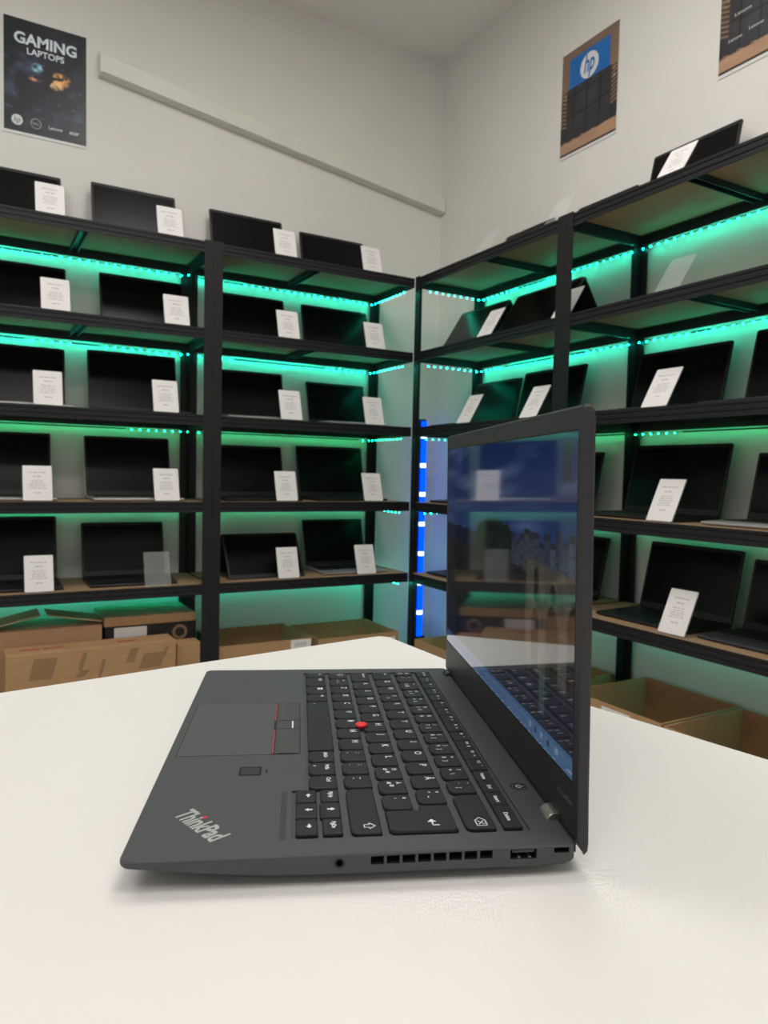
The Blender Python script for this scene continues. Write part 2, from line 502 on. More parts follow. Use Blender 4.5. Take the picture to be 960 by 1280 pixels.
row(147.0, 162.8, 15.5, (37, 57.2, 78, 97.6, 118, 138, 158.2, 178.2, 197.4, 216.8, 236.2, 255.8, 275.6),
    ([('Tab', 6, 4.4, 2.6)], one('Q'), one('W'), [('E', 4.8, 4.4, 4.4), ('€', 9.5, 10.0, 3.0)], one('R'), one('T'), one('Y'), one('U'), one('I'), one('O'), one('P'), one('Å'), three('^', '"', '~')))
row(166.8, 182.4, 15.5, (25.5, 46, 67, 87.6, 107.8, 127.6, 147.2, 167, 186.8, 206.4, 226, 245.2, 264),
    (two('½', '§'), two('!', '1'), three('"', '2', '@'), three('#', '3', '£'), three('¤', '4', '$'), three('%', '5', '€'), two('&', '6'), three('/', '7', '{'), three('(', '8', '['), three(')', '9', ']'), three('=', '0', '}'), three('?', '+', '\\'), three('`', '´', '|')))
add_key(266.6, 305.6, 166.8, 182.4, [('line', [(27.5, 7), (30.5, 4.4), (36, 4.4), (36, 9.6), (30.5, 9.6), (27.5, 7)], .6), ('line', [(31.2, 5.6), (34.6, 8.4)], .6), ('line', [(31.2, 8.4), (34.6, 5.6)], .6)])
# enter: an L shape
ent = [(283.5, 127.4), (303.0, 127.4), (305.2, 129), (306, 132), (306, 161.4), (304.8, 162.6), (279.2, 162.6), (278, 161.4), (278, 147.4), (278.6, 146.4), (282.8, 146.4), (283.2, 145.8)]
b = MB()
c0 = (292, 145)
for (s0, w0, s1, w1) in ((1, -1.25, 1, -.1), (1, -.1, .97, .85)):
    b.rings([[P(c0[0] + (u - c0[0]) * s0, c0[1] + (v - c0[1]) * s0, w0) for u, v in ent], [P(c0[0] + (u - c0[0]) * s1, c0[1] + (v - c0[1]) * s1, w1) for u, v in ent]], False, w1 > 0)
ek = b.build('key', M['key'], lap)
b = MB()
b.add([P(294.0, 150.2, .92), P(297.0, 152.6, .92), P(297.0, 147.8, .92)], [(0, 1, 2)])
b.add([P(297, 150.6, .92), P(300.6, 150.6, .92), P(300.6, 149.8, .92), P(297, 149.8, .92)], [(0, 1, 2, 3)])
b.add([P(300.0, 153.6, .92), P(300.8, 153.6, .92), P(300.8, 149.8, .92), P(300.0, 149.8, .92)], [(0, 1, 2, 3)])
b.build('legend', M['legend'], ek)
# arrow block
add_key(255, 269.6, 80.4, 91.6, [('arrow', 7.0, 4.4, PI, 2.2)], rf=1.2, rb=1.2)
add_key(271, 288.0, 80.4, 91.6, [('arrow', 8.0, 4.4, -PI / 2, 2.2)], rf=1.2, rb=1.2)
add_key(289.4, 305.6, 80.4, 91.6, [('arrow', 7.5, 4.4, 0, 2.2)], rf=1.2, rb=1.2)
add_key(255, 269.6, 94, 104, [('PgUp', 6.6, 4.4, 3.2)], rf=1.2, rb=1.2)
add_key(271, 288.0, 93, 104, [('arrow', 8.0, 5.0, PI / 2, 2.2)], rf=1.2, rb=1.2)
add_key(289.4, 305.6, 94, 104, [('PgDn', 7.0, 4.4, 3.2)], rf=1.2, rb=1.2)
# function row
def fk(c, ic): return [(c, 4.4, 3.6, 2.7), (ic, 10.4, 3.8, 3.2)]
names = [('Esc', 'Fn'), ('F1', 'x'), ('F2', '-'), ('F3', '+'), ('F4', 'x'), ('F5', '-'), ('F6', '+'), ('F7', '='), ('F8', 'o'), ('F9', '*'), ('F10', 'B'), ('F11', '='), ('F12', '*')]
u = 15.5
edges = [32.0, 49.2, 65.8, 82.2, 98.4, 116.2, 133.0, 149.9, 166.8, 184.6, 200.6, 216.8, 233.0]
for q, (e, nm) in enumerate(zip(edges, names)):
    add_key(u, e, 186.2, 197.2, fk(*nm), rf=1.0, rb=0.8)
    u = e + (1.6 if q in (4, 8, 12) else 0.5)
u = 234.6
for e, nm in ((248.8, 'Home'), (264.0, 'End'), (280.0, 'Insert'), (305.2, 'Delete')):
    add_key(u, e, 186.2, 196.2, [(nm, (e - u) / 2 + 1.0, 5.2, 3.3)], rf=1.0, rb=0.8)
    u = e + 0.5

# trackpoint, touchpad, fingerprint reader, power button
b = MB()
prf = [(2.0, -1), (2.0, .6), (4.1, 1.0), (4.4, 1.8), (3.9, 2.7), (2.4, 3.2), (.6, 3.3)]
b.rings([[P(153.6 + r * math.cos(a * PI / 10), 126 + r * math.sin(a * PI / 10), w) for a in range(20)] for r, w in prf], False, True)
tag(b.build('trackpoint', M['red'], lap, smooth=True), 'round red pointing stick cap')
MB().box(P(96.5, 5.3, -.2), P(200.1, 83.0, .04)).build('pad_recess', M['groove'], lap)
MB().box(P(97.0, 5.8, -.1), P(199.6, 64.7, .10)).build('touchpad', M['pad'], lap)
for (u0, u1) in ((97.0, 138.0), (138.8, 154.8), (155.6, 199.6)):
    bt = MB().prism([(66.6, .05), (82.4, .05), (82.4, .25), (79, .75), (69, .75), (66.6, .25)], lambda v, w: P(u0, v, w), lambda v, w: P(u1, v, w)).build('pad_button', M['padbtn'], lap)
    if u0 < 138 or u0 > 150:
        MB().box(P(u0 + 1, 64.9, .05), P(u1 - 1, 65.9, .22)).build('red_line', M['red_dull'], bt)
    else:
        MB().box(P(u0 + 1.0, 77.2, .5), P(u1 - .5, 78.1, .82)).build('white_mark', M['legend'], bt)
MB().prism(rrect(218.4, 46.6, 231.6, 59.8, 1.6), lambda u, v: P(u, v, -.1), lambda u, v: P(u, v, .06)).build('fingerprint_frame', M['groove'], lap)
MB().prism(rrect(219.8, 48.0, 230.2, 58.4, 1.2), lambda u, v: P(u, v, .0), lambda u, v: P(u, v, .14)).build('fingerprint_reader', M['chin'], lap)
MB().box(P(223.0, 62.4, -.1), P(227.5, 63.3, .08)).build('status_mark', M['groove'], lap)
b = MB().rings([[P(256.8 + r * math.cos(a * PI / 14), 208.6 + r * math.sin(a * PI / 14), w) for a in range(28)] for r, w in ((5.0, -.1), (5.0, .1), (4.5, .1), (4.1, -.02), (0.5, .08))], False, True)
pb = b.build('power_button', M['groove'], lap, smooth=False)
b = MB()
for a in range(3, 21):
    t0, t1 = PI / 2 + a * PI / 12, PI / 2 + (a + 1) * PI / 12
    b.add([P(256.8 + r * math.cos(t), 208.6 + r * math.sin(t), .2) for r, t in ((1.2, t0), (1.9, t0), (1.9, t1), (1.2, t1))], [(0, 1, 2, 3)])
b.add([P(256.5, 208.8, .2), P(257.1, 208.8, .2), P(257.1, 211.2, .2), P(256.5, 211.2, .2)], [(0, 1, 2, 3)])
b.build('power_symbol', M['legend'], pb)
# slim groove in front of the arrow keys
MB().box(P(254.5, 72.4, -.2), P(308.5, 75.6, .03)).build('palm_groove', M['tray'], lap)

# palm-rest logo, turned 37 degrees
me = text_mesh('ThinkPad', 11.5, M['logo_silver'], offset=0.34, align='CENTER', xscale=0.80)
xs = [v.co.x for v in me.vertices]; ys = [v.co.y for v in me.vertices]
kx = 37.0 / (max(xs) - min(xs)); ky = 12.0 / (max(ys) - min(ys))
ca, sa = math.cos(math.radians(37.5)), math.sin(math.radians(37.5))
def logo_pt(x, y, w):
    return P(290.0 + x * ca - y * sa, 32.9 + x * sa + y * ca, w)
ymid = (max(ys) + min(ys)) / 2; xmid = (max(xs) + min(xs)) / 2
b = MB().add([logo_pt((v.co.x - xmid) * kx, (v.co.y - ymid) * ky, .12) for v in me.vertices], [tuple(p.vertices) for p in me.polygons])
lg = b.build('logo_lettering', M['logo_silver'], lap)
lg['label'] = 'silver ThinkPad lettering'
b = MB().rings([[logo_pt(-5.6 + 1.2 * math.cos(a * PI / 8), 5.4 + 1.2 * math.sin(a * PI / 8), w) for a in range(16)] for w in (.05, .22)])
tag(b.build('logo_dot', M['red'], lg), 'red dot of the logo')

# hinges
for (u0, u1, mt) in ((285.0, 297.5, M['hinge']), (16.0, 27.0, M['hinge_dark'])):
    b = MB().rings([[P(u, 216.4 + 5.2 * math.cos(a * PI / 12), -1.6 + 5.2 * math.sin(a * PI / 12)) for a in range(24)] for u in (u0, u1)])
    b.build('hinge', mt, lap, bevel=0.0006)
MB().box(P(6, 215.0, -7), P(W_ - 6, 219.4, -0.4)).build('hinge_cover', M['chin'], lap)
# lid: closes the base at just under a right angle
TILT = 0.0176
def LP(u, s, t):     # s: up along the lid's inner face, t: out through its thickness
    return P(u, 217.8 - TILT * s + t, s + TILT * t)
prof = [(217.8, 1.0), (221.6, -5.6), (223.2, -4.0), (223.6, 0.0), (223.0, 20), (219.4, 209), (218.6, 213.4), (216.6, 214.9), (214.7, 214.9), (214.0, 213.8)]
prof = [(v, w) for v, w in prof]
cv, cw = 219, 110
b = MB()
secs = []
for (u, k, top) in ((0.0, .6, 3.2), (0.7, 1, 1.2), (2.6, 1, 0), (W_ - 2.6, 1, 0), (W_ - .7, 1, 1.2), (W_, .6, 3.2)):
    ring = []
    for v, w in prof:
        mid = 220.4 - TILT * w
        ww = w - top if w > 200 else w
        ring.append(P(u, mid + (v - mid) * k, ww))
    secs.append(ring)
b.rings(secs)
lid = b.build('lid', M['lidbody'], lap)
# screen in the lid
SU0, SU1, SW0, SW1 = 6.0, 315.0, 28.4, 202.6
def sheet(u0, u1, s0, s1, t, r=0.0): return [LP(u0, s0, t), LP(u1, s0, t), LP(u1, s1, t), LP(u0, s1, t)]
b = MB().add(sheet(SU0 - .8, SU1 + .8, SW0 - .8, SW1 + .8, -.05), [(0, 1, 2, 3)])
b.build('screen_gasket', M['groove'], lid)
b = MB().add(sheet(1.5, W_ - 1.5, 2.0, SW0 - 1.2, -.06), [(0, 1, 2, 3)])
b.build('lower_bezel', M['chin'], lid)

def wallpaper(s, t):
    u, w = SU0 + s * (SU1 - SU0), SW0 + t * (SW1 - SW0)
    # sky at dusk with streaky cloud
    k = (w - 120) / 82
    c = mix((40, 62, 104), (22, 38, 84), k)
    cl = fbm(u * .010 - w * .03, w * .07, 1.0, 3.0, 4)
    c = mix(c, (92, 108, 140), max(0, cl * 2.0 + .05) * .8)
    # distant hills on the left
    hl = 139 + 9 * fbm(u * .02, 0, 1, 11.0, 3) - u * .03
    if w < hl: c = mix((17, 24, 44), (26, 34, 54), fbm(u * .05, w * .08, 1, 5.0) + .4)
    # wooded hill
    th = 150 - abs((u - 165) / 60) ** 3 * 18 + 7 * fbm(u * .12, 0, 1, 21.0, 3)
    if w < th and 85 < u < 250:
        c = mix((12, 22, 20), (34, 48, 34), fbm(u * .2, w * .2, 1, 8.0) + .35)
    # town
    if u > 205:
        ix = int((u - 205) / 9)
        rnd = random.Random(ix * 77 + 5)
        topb = 138 + rnd.uniform(2, 15) - max(0, 222 - u) * .4
        if w < topb:
            wallc = rnd.choice([(74, 88, 104), (96, 104, 108), (60, 72, 92), (84, 92, 84), (110, 116, 124)])
            c = wallc if w < topb - 4 else (52, 44, 48)
            if (int(w / 3) + ix) % 2 and (u * .33) % 1 > .55: c = mix(c, (24, 28, 40), .7)
            c = mix(c, (34, 42, 58), .55)
    if w < 124 + 6 * fbm(u * .06, 2, 1, 31.0) and u < 300:
        c = mix((18, 19, 24), (44, 40, 38), fbm(u * .07, w * .09, 1, 14.0, 4) + .42)
    # stone bridge with two tiers of arches
    deck = 132 - (u - 235) * .04
    if u > 236 - max(0, (120 - w)) * .02 and w < deck and w > 62:
        st = mix((88, 84, 74), (50, 48, 46), fbm(u * .1, w * .06, 1, 17.0, 3) + .45)
        hol = False
        for (cu, hw, tw, bw) in ((255, 4.2, 128, 108), (283, 5.0, 122, 112)):
            if bw < w < tw and abs(u - cu) < hw * math.sqrt(max(0, 1 - max(0, (w - tw + hw * 1.6) / (hw * 1.6)) ** 2)): hol = True
        for (cu, hw, tw) in ((254, 6.5, 104), (282, 10.0, 110), (315, 11, 116)):
            if w < tw and abs(u - cu) < hw * math.sqrt(max(0, 1 - max(0, (w - tw + hw * 1.7) / (hw * 1.7)) ** 2)): hol = True
        if hol: st = mix((24, 20, 20), (46, 36, 32), fbm(u * .1, w * .1, 1, 3.0) + .4)
        c = mix(st, c, max(0, (72 - w) / 14))
    if w < 70:
        c = mix(c, mix((14, 16, 34), (30, 34, 48), fbm(u * .03, w * .3, 1, 44.0, 3) + .4), (74 - w) / 14)
        if 262 < u < 272: c = mix(c, (76, 104, 92), .55 * (w > 46))
    # taskbar
    if w < SW0 + 11.2:
        c = mix((58, 86, 132), (70, 104, 140), u / 320)
        for (cu) in [16, 30, 42, 54, 66, 78, 90, 102, 114, 248, 258, 268, 279, 292]:
            if abs(u - cu) < 2.0 and abs(w - SW0 - 5.6) < 2.0: c = mix(c, (20, 36, 70), .75) if int(cu) % 4 else mix(c, (150, 166, 190), .6)
    # mouse-shaped desktop icon at the top right
    if abs(u - 301) < 5.6 and 176 < w < 197:
        c = mix(c, (22, 34, 48), .85)
    return tuple(x * 0.72 for x in c)
nx, ny = 250, 150
vs, fs, cols = [], [], []
for j in range(ny + 1):
    for i in range(nx + 1):
        vs.append(LP(SU0 + (SU1 - SU0) * i / nx, SW0 + (SW1 - SW0) * j / ny, -.09))
        cols += [*lin(wallpaper(i / nx, j / ny)), 1.0]
for j in range(ny):
    for i in range(nx):
        a = j * (nx + 1) + i
        fs.append((a, a + 1, a + nx + 2, a + nx + 1))
me = bpy.data.meshes.new('screen')
me.from_pydata(vs, [], fs)
me.color_attributes.new('Col', 'FLOAT_COLOR', 'POINT').data.foreach_set('color', cols)
me.materials.append(M['disp'])
tag(link('screen', me, lid), 'dark glossy display showing a dusk sky over a stone arch bridge')
b = MB().add([LP(159.2 + 1.3 * math.cos(a * PI / 8), 208.6 + 1.3 * math.sin(a * PI / 8), -.06) for a in range(16)], [tuple(range(16))])
b.build('camera_lens', M['groove'], lid)
me = text_mesh('X1 Carbon', 4.6, M['dimtext'], offset=.03)
b = MB().add([LP(305.5 + v.co.x, 16.5 + v.co.y, -.10) for v in me.vertices], [tuple(p.vertices) for p in me.polygons])
b.build('model_lettering', M['dimtext'], lid)

# ------------------------------------------------------------------ shelving racks
TIER = [0.937 + H, 0.585 + H, 0.228 + H, -0.133 + H, -0.480 + H]
TW = ['top', 'second', 'third', 'fourth', 'lowest']
RD = 0.387                                     # rack depth
PW = 0.038
meshes = {}
def shared(key, fn):
    if key not in meshes: meshes[key] = fn()
    return meshes[key]
def post_mesh(sx, sy):
    """L-angle upright; the angle's corner at the origin, flanges towards +x*sx, +y*sy."""
    def fn():
        pr = [(0, 0), (PW * sx, 0), (PW * sx, .002 * sy), (.002 * sx, .002 * sy), (.002 * sx, PW * sy), (0, PW * sy)]
        return MB().prism(pr, lambda x, y: (x, y, 0), lambda x, y: (x, y, TIER[0] + 0.006)).mesh('upright', M['rack'])
    return shared(('post', sx, sy), fn)
def slots_mesh(sx, sy):
    def fn():
        b = MB()
        z = .03
        while z < TIER[0] - .02:
            for off in (.011, .026):
                x = off * sx
                b.add([(x - .002, -.0004 * sy, z), (x + .002, -.0004 * sy, z), (x + .002, -.0004 * sy, z + .012), (x - .002, -.0004 * sy, z + .012)], [(0, 1, 2, 3)])
            z += .037
        return b.mesh('post_slots', M['slot'])
    return shared(('slots', sx, sy), fn)
def beam_mesh(length):
    """Rolled-steel beam along +x with two pressed ribs on its outer face (-y)."""
    def fn():
        pr = [(.0, -.044), (.0, -.034), (.0025, -.032), (.0025, -.028), (.0, -.026), (.0, -.016), (.0025, -.014), (.0025, -.010), (0, -.008), (0, .0005), (.002, .0005), (.002, -.0085), (.014, -.0085), (.014, -.011), (.0045, -.0115), (.0045, -.044)]
        return MB().prism(pr, lambda y, z: (0, y, z), lambda y, z: (length, y, z)).mesh('beam', M['rack'])
    return shared(('beam', round(length, 4)), fn)
RIGHT_ROT = -PI / 2
racks = []
def rack(label, x, y, rz, width, posts=(1, 1, 1, 1)):
    t = thing('shelving_rack', label, 'shelving', (x, y, 0), rz, 'black steel racks along the walls')
    for on, (px, py, sx, sy) in zip(posts, ((0, 0, 1, 1), (width, 0, -1, 1), (0, RD, 1, -1), (width, RD, -1, -1))):
        if not on: continue
        p = link('upright', post_mesh(sx, sy), t, (px, py, 0))
        s = link('slots', slots_mesh(sx, sy), p)
        s['kind'] = 'stuff'
    for z in TIER:
        zz = z
        link('front_beam', beam_mesh(width - .006), t, (.003, .0025, zz))
        link('rear_beam', beam_mesh(width - .006), t, (width - .003, RD - .0025, zz), (0, 0, PI))
        link('side_beam', beam_mesh(RD - .04), t, (.0025, RD - .02, zz), (0, 0, -PI / 2))
        link('side_beam', beam_mesh(RD - .04), t, (width - .0025, .02, zz), (0, 0, PI / 2))
        link('shelf_board', shared(('board', width), lambda: MB().box((.005, .0052, -.008), (width - .005, RD - .0052, 0)).mesh('shelf_board', M['board'])), t, (0, 0, z))
        link('cross_bar', shared('cross', lambda: MB().prism([(-.016, -.0002), (-.016, -.022), (-.013, -.022), (-.013, -.004), (.013, -.004), (.013, -.022), (.016, -.022), (.016, -.0002)],
             lambda x, q: (x, .018, q), lambda x, q: (x, RD - .018, q)).mesh('cross_bar', M['rack'])), t, (width / 2, 0, z - .008))
    racks.append((t, x, y, rz, width))
    return t
W1 = 0.983
rack('black steel shelving rack at the far left below the gaming poster', 0.8805 - W1, L, 0, W1)
W2 = R - 0.8815
rack('black steel shelving rack left of the room corner, next to the blue light bar', 0.8815, L, 0, W2, (1, 0, 1, 1))
W3 = 3.0 - 1.992
rack('black steel shelving rack right of the room corner, behind the open laptop screen', R, 3.0, RIGHT_ROT, W3)
W4 = 0.99
rack('black steel shelving rack at the far right below the hp poster', R, 1.991, RIGHT_ROT, W4)
RN = ['far left rack', 'rack left of the corner', 'rack right of the corner', 'far right rack']

# ------------------------------------------------------------------ LED strips under every shelf
def led_strip(label, t_index, pts, z, parent_xf, hidden=()):
    """pts: polyline in rack-local x, y. In the hidden stretches (fractions of the longest run) the tape is twisted so that its leds face the wall."""
    x0, y0, rz = parent_xf
    t = thing('led_strip', label, 'led strip', (x0, y0, z), rz, 'green led strips under the shelves')
    tape, beads = MB(), MB()
    acc = 0.015
    lens = [math.dist(a, c) for a, c in zip(pts, pts[1:])]
    for (a, c), ln in zip(zip(pts, pts[1:]), lens):
        A_, C_ = Vector((*a, 0)), Vector((*c, 0))
        d = (C_ - A_).normalized()
        main = ln == max(lens)
        def is_hidden(s): return main and any(h0 <= s / ln <= h1 for h0, h1 in hidden)
        cuts = sorted({0.0, 1.0, *([q for h in hidden for q in h] if main else [])})
        for q0, q1 in zip(cuts, cuts[1:]):
            p, q = A_ + d * (ln * q0), A_ + d * (ln * q1)
            wall = is_hidden(ln * (q0 + q1) / 2)
            nrm = Vector((-d.y, d.x, 0)) * (.0008 if wall else .0014)
            hh = .0030 if wall else .0008
            qd = [p - nrm, q - nrm, q + nrm, p + nrm]
            tape.add([tuple(v + Vector((0, 0, h))) for h in (-hh, hh) for v in qd],
                     [(0, 3, 2, 1), (4, 5, 6, 7), (0, 1, 5, 4), (1, 2, 6, 5), (2, 3, 7, 6), (3, 0, 4, 7)])
        s = acc
        while s < ln:
            p = A_ + d * s
            wall = is_hidden(s)
            ring = [(k * PI / 3, hz, r) for hz, r in ((.0016, .0026), (.0040, .0030)) for k in range(6)]
            if wall:
                vs = [(p.x + r * math.cos(k), p.y + hz, r * math.sin(k)) for k, hz, r in ring] + [(p.x, p.y + .0058, 0)]
            else:
                vs = [(p.x + r * math.cos(k), p.y + r * math.sin(k), -hz) for k, hz, r in ring] + [(p.x, p.y, -.0058)]
            fs = [(k, (k + 1) % 6, 6 + (k + 1) % 6, 6 + k) for k in range(6)] + [(6 + k, 6 + (k + 1) % 6, 12) for k in range(6)] + [(5, 4, 3, 2, 1, 0)]
            beads.add(vs, fs)
            s += .036
        acc = s - ln
    tape.build('tape', M['tape'], t)
    o = beads.build('led_beads', M['bead'][t_index], t)
    o['kind'] = 'stuff'
HID = {(0, 0): [(0, .44)], (0, 1): [(.14, .3), (.5, .62)], (0, 2): [(0, .74)], (0, 3): [(0, .93)], (0, 4): [(0, .9)],
       (1, 0): [(0, .24)], (1, 1): [(.2, .72)], (1, 2): [(.06, .93)], (1, 3): [(0, 1)], (1, 4): [(0, 1)],
       (2, 0): [(.30, .48)], (2, 1): [(.2, .75)], (2, 2): [(.1, 1)], (2, 3): [(.1, 1)], (2, 4): [(.1, 1)],
       (3, 1): [(.26, .34)], (3, 2): [(.24, 1)], (3, 3): [(.06, 1)], (3, 4): [(.0, 1)]}
for k, (t, x, y, rz, width) in enumerate(racks):
    for ti in range(5):
        yb = RD - .014
        pts = [(.03, yb), (width - .03, yb)]
        if k == 0: pts = [(.03, yb), (width - .045, yb), (width - .014, yb - .03)]
        if k == 1: pts = [(.03, yb), (width - .03, yb), (width - .03, .05)]
        if k == 2: pts = [(.03, .05), (.03, yb), (width - .02, yb)]
        if k == 3: pts = [(.01, yb), (width - .03, yb)]
        led_strip('glowing green led strip under the %s shelf of the %s' % (TW[ti], RN[k]), ti, pts, TIER[ti] - (.056, .058, .052, .052, .056)[ti], (x, y, rz), HID.get((k, ti), ()))

# blue light bar standing in the corner
t = thing('led_bar', 'upright glowing blue light bar in the room corner', 'light bar', (2.165, 3.366, 0.106))
def tube(z0, z1): return MB().rings([[(.0175 * math.cos(a * PI / 6), .010 * math.sin(a * PI / 6), z) for a in range(12)] for z in (z0, z1)])
zz = 0.0
for zb in [1.0 + q - 0.106 for q in (-.762, -.599, -.435, -.271, -.107, .051, .21)] + [1.198]:
    tube(zz, min(zb - .011, 1.198)).build('blue_section', M['tube_blue'], t)
    if zb < 1.19:
        tube(zb - .011, zb + .011).build('white_band', M['tube_white'], t)
    zz = zb + .011
MB().box((-.02, .01, 0), (.02, .034, 1.198)).build('back_rail', M['rack'], t)
MB().box((-.025, -.02, -.10), (.025, .034, 0)).build('foot', M['rack'], t)

# ------------------------------------------------------------------ display laptops on the shelves
def display_laptop(label, w, d, lid_len, lean, loc, rz, style, group):
    """local x along the width (0..w), y from the front edge to the hinge, lean = lid angle behind the vertical."""
    t = thing('display_laptop', label, 'laptop', loc, rz, group)
    bmt = M[{'silver': 'silver', 'black': 'lid', 'grey': 'dgrey'}[style]]
    b = MB().prism([(0, .006), (.004, .002), (d, .0015), (d + .002, .008), (d, .0165), (.003, .0125), (0, .0095)], lambda y, z: (0, y, z), lambda y, z: (w, y, z))
    b.build('base', bmt, t, bevel=0.0015)
    MB().box((.018, .085, .0135), (w - .018, d - .022, .0172)).build('keyboard', M['keys_off'], t)
    MB().box((w / 2 - .05, .012, .0130), (w / 2 + .05, .072, .0143)).build('touchpad', M['bezel'] if style == 'black' else bmt, t)
    c, s = math.cos(lean), math.sin(lean)
    def LQ(x, q, h): return (x, d - .004 + q * c + h * s, .015 + h * c - q * s)
    th = .006
    b = MB()
    ol = rrect(0, 0, w, lid_len, (.003, .003, .007, .007), 3)
    b.rings([[LQ(x, .0, h) for x, h in ol], [LQ(x, th, h) for x, h in ol]])
    ld = b.build('lid', M['lid'] if style != 'silver' else M['silver'], t)
    b = MB().rings([[LQ(x, q, h) for x, h in rrect(.0015, .0015, w - .0015, lid_len - .0015, .005, 3)] for q in (-.0008, .0002)])
    b.build('bezel', M['bezel'], ld)
    b = MB().rings([[LQ(x, q, h) for x, h in rrect(.009, .022, w - .009, lid_len - .013, .001, 1)] for q in (-.0014, -.0004)])
    b.build('screen', M['screen'], ld)
    b = MB()
    for x in (w * .18, w * .82):
        b.rings([[(x + e, d + .000 + .005 * math.cos(a * PI / 5), .0145 + .005 * math.sin(a * PI / 5)) for a in range(10)] for e in (-.02, .02)])
    b.build('hinges', M['bezel'], t)
    return t
def tent_laptop(label, w, ln, half, loc, rz, group):
    """Convertible standing like a tent: the ridge up, both halves leaning."""
    t = thing('tent_laptop', label, 'laptop', loc, rz, group)
    s, c = math.sin(half), math.cos(half)
    def T(x, h, q, sg): return (x, sg * (ln - h) * s * 1.0 + sg * q * c, h * c + q * s + .002)
    for nm, sg in (('screen_half', -1), ('keyboard_half', 1)):
        b = MB().rings([[T(x, h, q, sg) for x, h in rrect(0, 0, w, ln, .006, 3)] for q in (-.003, .004)])
        o = b.build(nm, M['lid'], t)
        if sg < 0:
            b = MB().rings([[T(x, h, q, sg) for x, h in rrect(.009, .018, w - .009, ln - .014, .001, 1)] for q in (.0036, .0048)])
            b.build('screen', M['screen'], o)
    return t
GRP = 'display laptops on the racks'
def side_word(k): return ('left', 'right')[k]
def lab_lap(style, ti, ri, pos):
    st = {'silver': 'silver laptop with dark screen', 'black': 'black laptop with dark screen', 'grey': 'dark grey laptop with dark screen'}[style]
    return '%s, %s on %s shelf of %s' % (st, pos, TW[ti], RN[ri])
# left wall: tier, rack, position, x0, x1, top height above shelf, style
LEFT = [
 (0, 0, 'left', -0.03, 0.336, .256, 'black'), (0, 0, 'right', .453, .804, .271, 'black'),
 (1, 0, 'left', -0.01, .354, .240, 'silver'), (1, 0, 'right', .485, .84, .249, 'black'),
 (2, 0, 'left', -0.02, .350, .265, 'silver'), (2, 0, 'right', .438, .81, .276, 'black'),
 (3, 0, 'left', -0.07, .295, .272, 'silver'), (3, 0, 'right', .425, .783, .270, 'silver'),
 (4, 0, 'left', -0.05, .316, .271, 'black'), (4, 0, 'right', .413, .757, .242, 'black'),
 (0, 1, 'left', .958, 1.310, .257, 'black'), (0, 1, 'right', 1.401, 1.752, .233, 'black'),
 (1, 1, 'left', .97, 1.324, .240, 'black'), (1, 1, 'right', 1.416, 1.779, .238, 'black'),
 (2, 1, 'left', .97, 1.322, .244, 'silver'), (2, 1, 'right', 1.444, 1.769, .221, 'silver'),
 (3, 1, 'left', .96, 1.323, .253, 'black'), (3, 1, 'right', 1.402, 1.767, .264, 'black'),
 (4, 1, 'right', 1.438, 1.776, .244, 'silver')]
LEAN = math.radians(13)
for (ti, ri, pos, x0, x1, h, st) in LEFT:
    d = 0.236
    ln = (h - .015) / math.cos(LEAN)
    display_laptop(lab_lap(st, ti, ri, pos), x1 - x0, d, ln, LEAN, (x0, L + .060, TIER[ti]), 0, st, GRP)
tent_laptop('black convertible laptop propped like a tent on lowest shelf, rack left of the corner', .36, .222, math.radians(32), (.985, L + .20, TIER[4]), 0, GRP)
# right wall: tier, rack, position, y0 (far), y1 (near), top height, style, lean
RIGHT = [
 (0, 2, 'middle', 2.789, 2.458, .205, 'black', 26, .06), (0, 3, 'middle', 1.901, 1.549, .251, 'black', 13, .064),
 (2, 2, 'left', 2.939, 2.599, .228, 'black', 13, .064), (2, 2, 'right', 2.580, 2.198, .243, 'black', 13, .064),
 (2, 3, 'left', 1.924, 1.543, .241, 'black', 13, .064), (2, 3, 'right', 1.463, 1.10, .259, 'black', 13, .064),
 (1, 3, 'right', 1.385, 1.04, .22, 'black', 13, .075),
 (3, 2, 'left', 2.93, 2.59, .23, 'black', 13, .064), (3, 2, 'right', 2.45, 2.09, .24, 'black', 13, .064),
 (3, 3, 'left', 1.933, 1.529, .261, 'black', 13, .064), (3, 3, 'right', 1.432, 1.07, .228, 'silver', 13, .064),
 (4, 2, 'left', 2.94, 2.58, .24, 'black', 13, .064), (4, 2, 'right', 2.42, 2.045, .246, 'black', 13, .064),
 (4, 3, 'left', 1.841, 1.468, .253, 'black', 13, .064), (4, 3, 'right', 1.428, 1.06, .233, 'grey', 13, .064)]
for (ti, ri, pos, y0, y1, h, st, le, off) in RIGHT:
    le = math.radians(le)
    ln = (h - .015) / math.cos(le)
    display_laptop(lab_lap(st, ti, ri, pos), y0 - y1, 0.228, ln, le, (R + off, y0, TIER[ti]), RIGHT_ROT, st, GRP)
display_laptop('black laptop tipped far back on the top shelf, standing beside the double post', .31, .2, .178, math.radians(26), (R + .062, 2.275, TIER[0]), RIGHT_ROT, 'black', GRP)
for (y0, w, lab) in ((2.885, .35, 'black convertible laptop standing like a tent, left on second shelf, rack right of the corner'),
                     (2.478, .39, 'black convertible laptop standing like a tent, right on second shelf, rack right of the corner')):
    tent_laptop(lab, w, .222, math.radians(33), (R + .20, y0, TIER[1]), RIGHT_ROT, GRP)

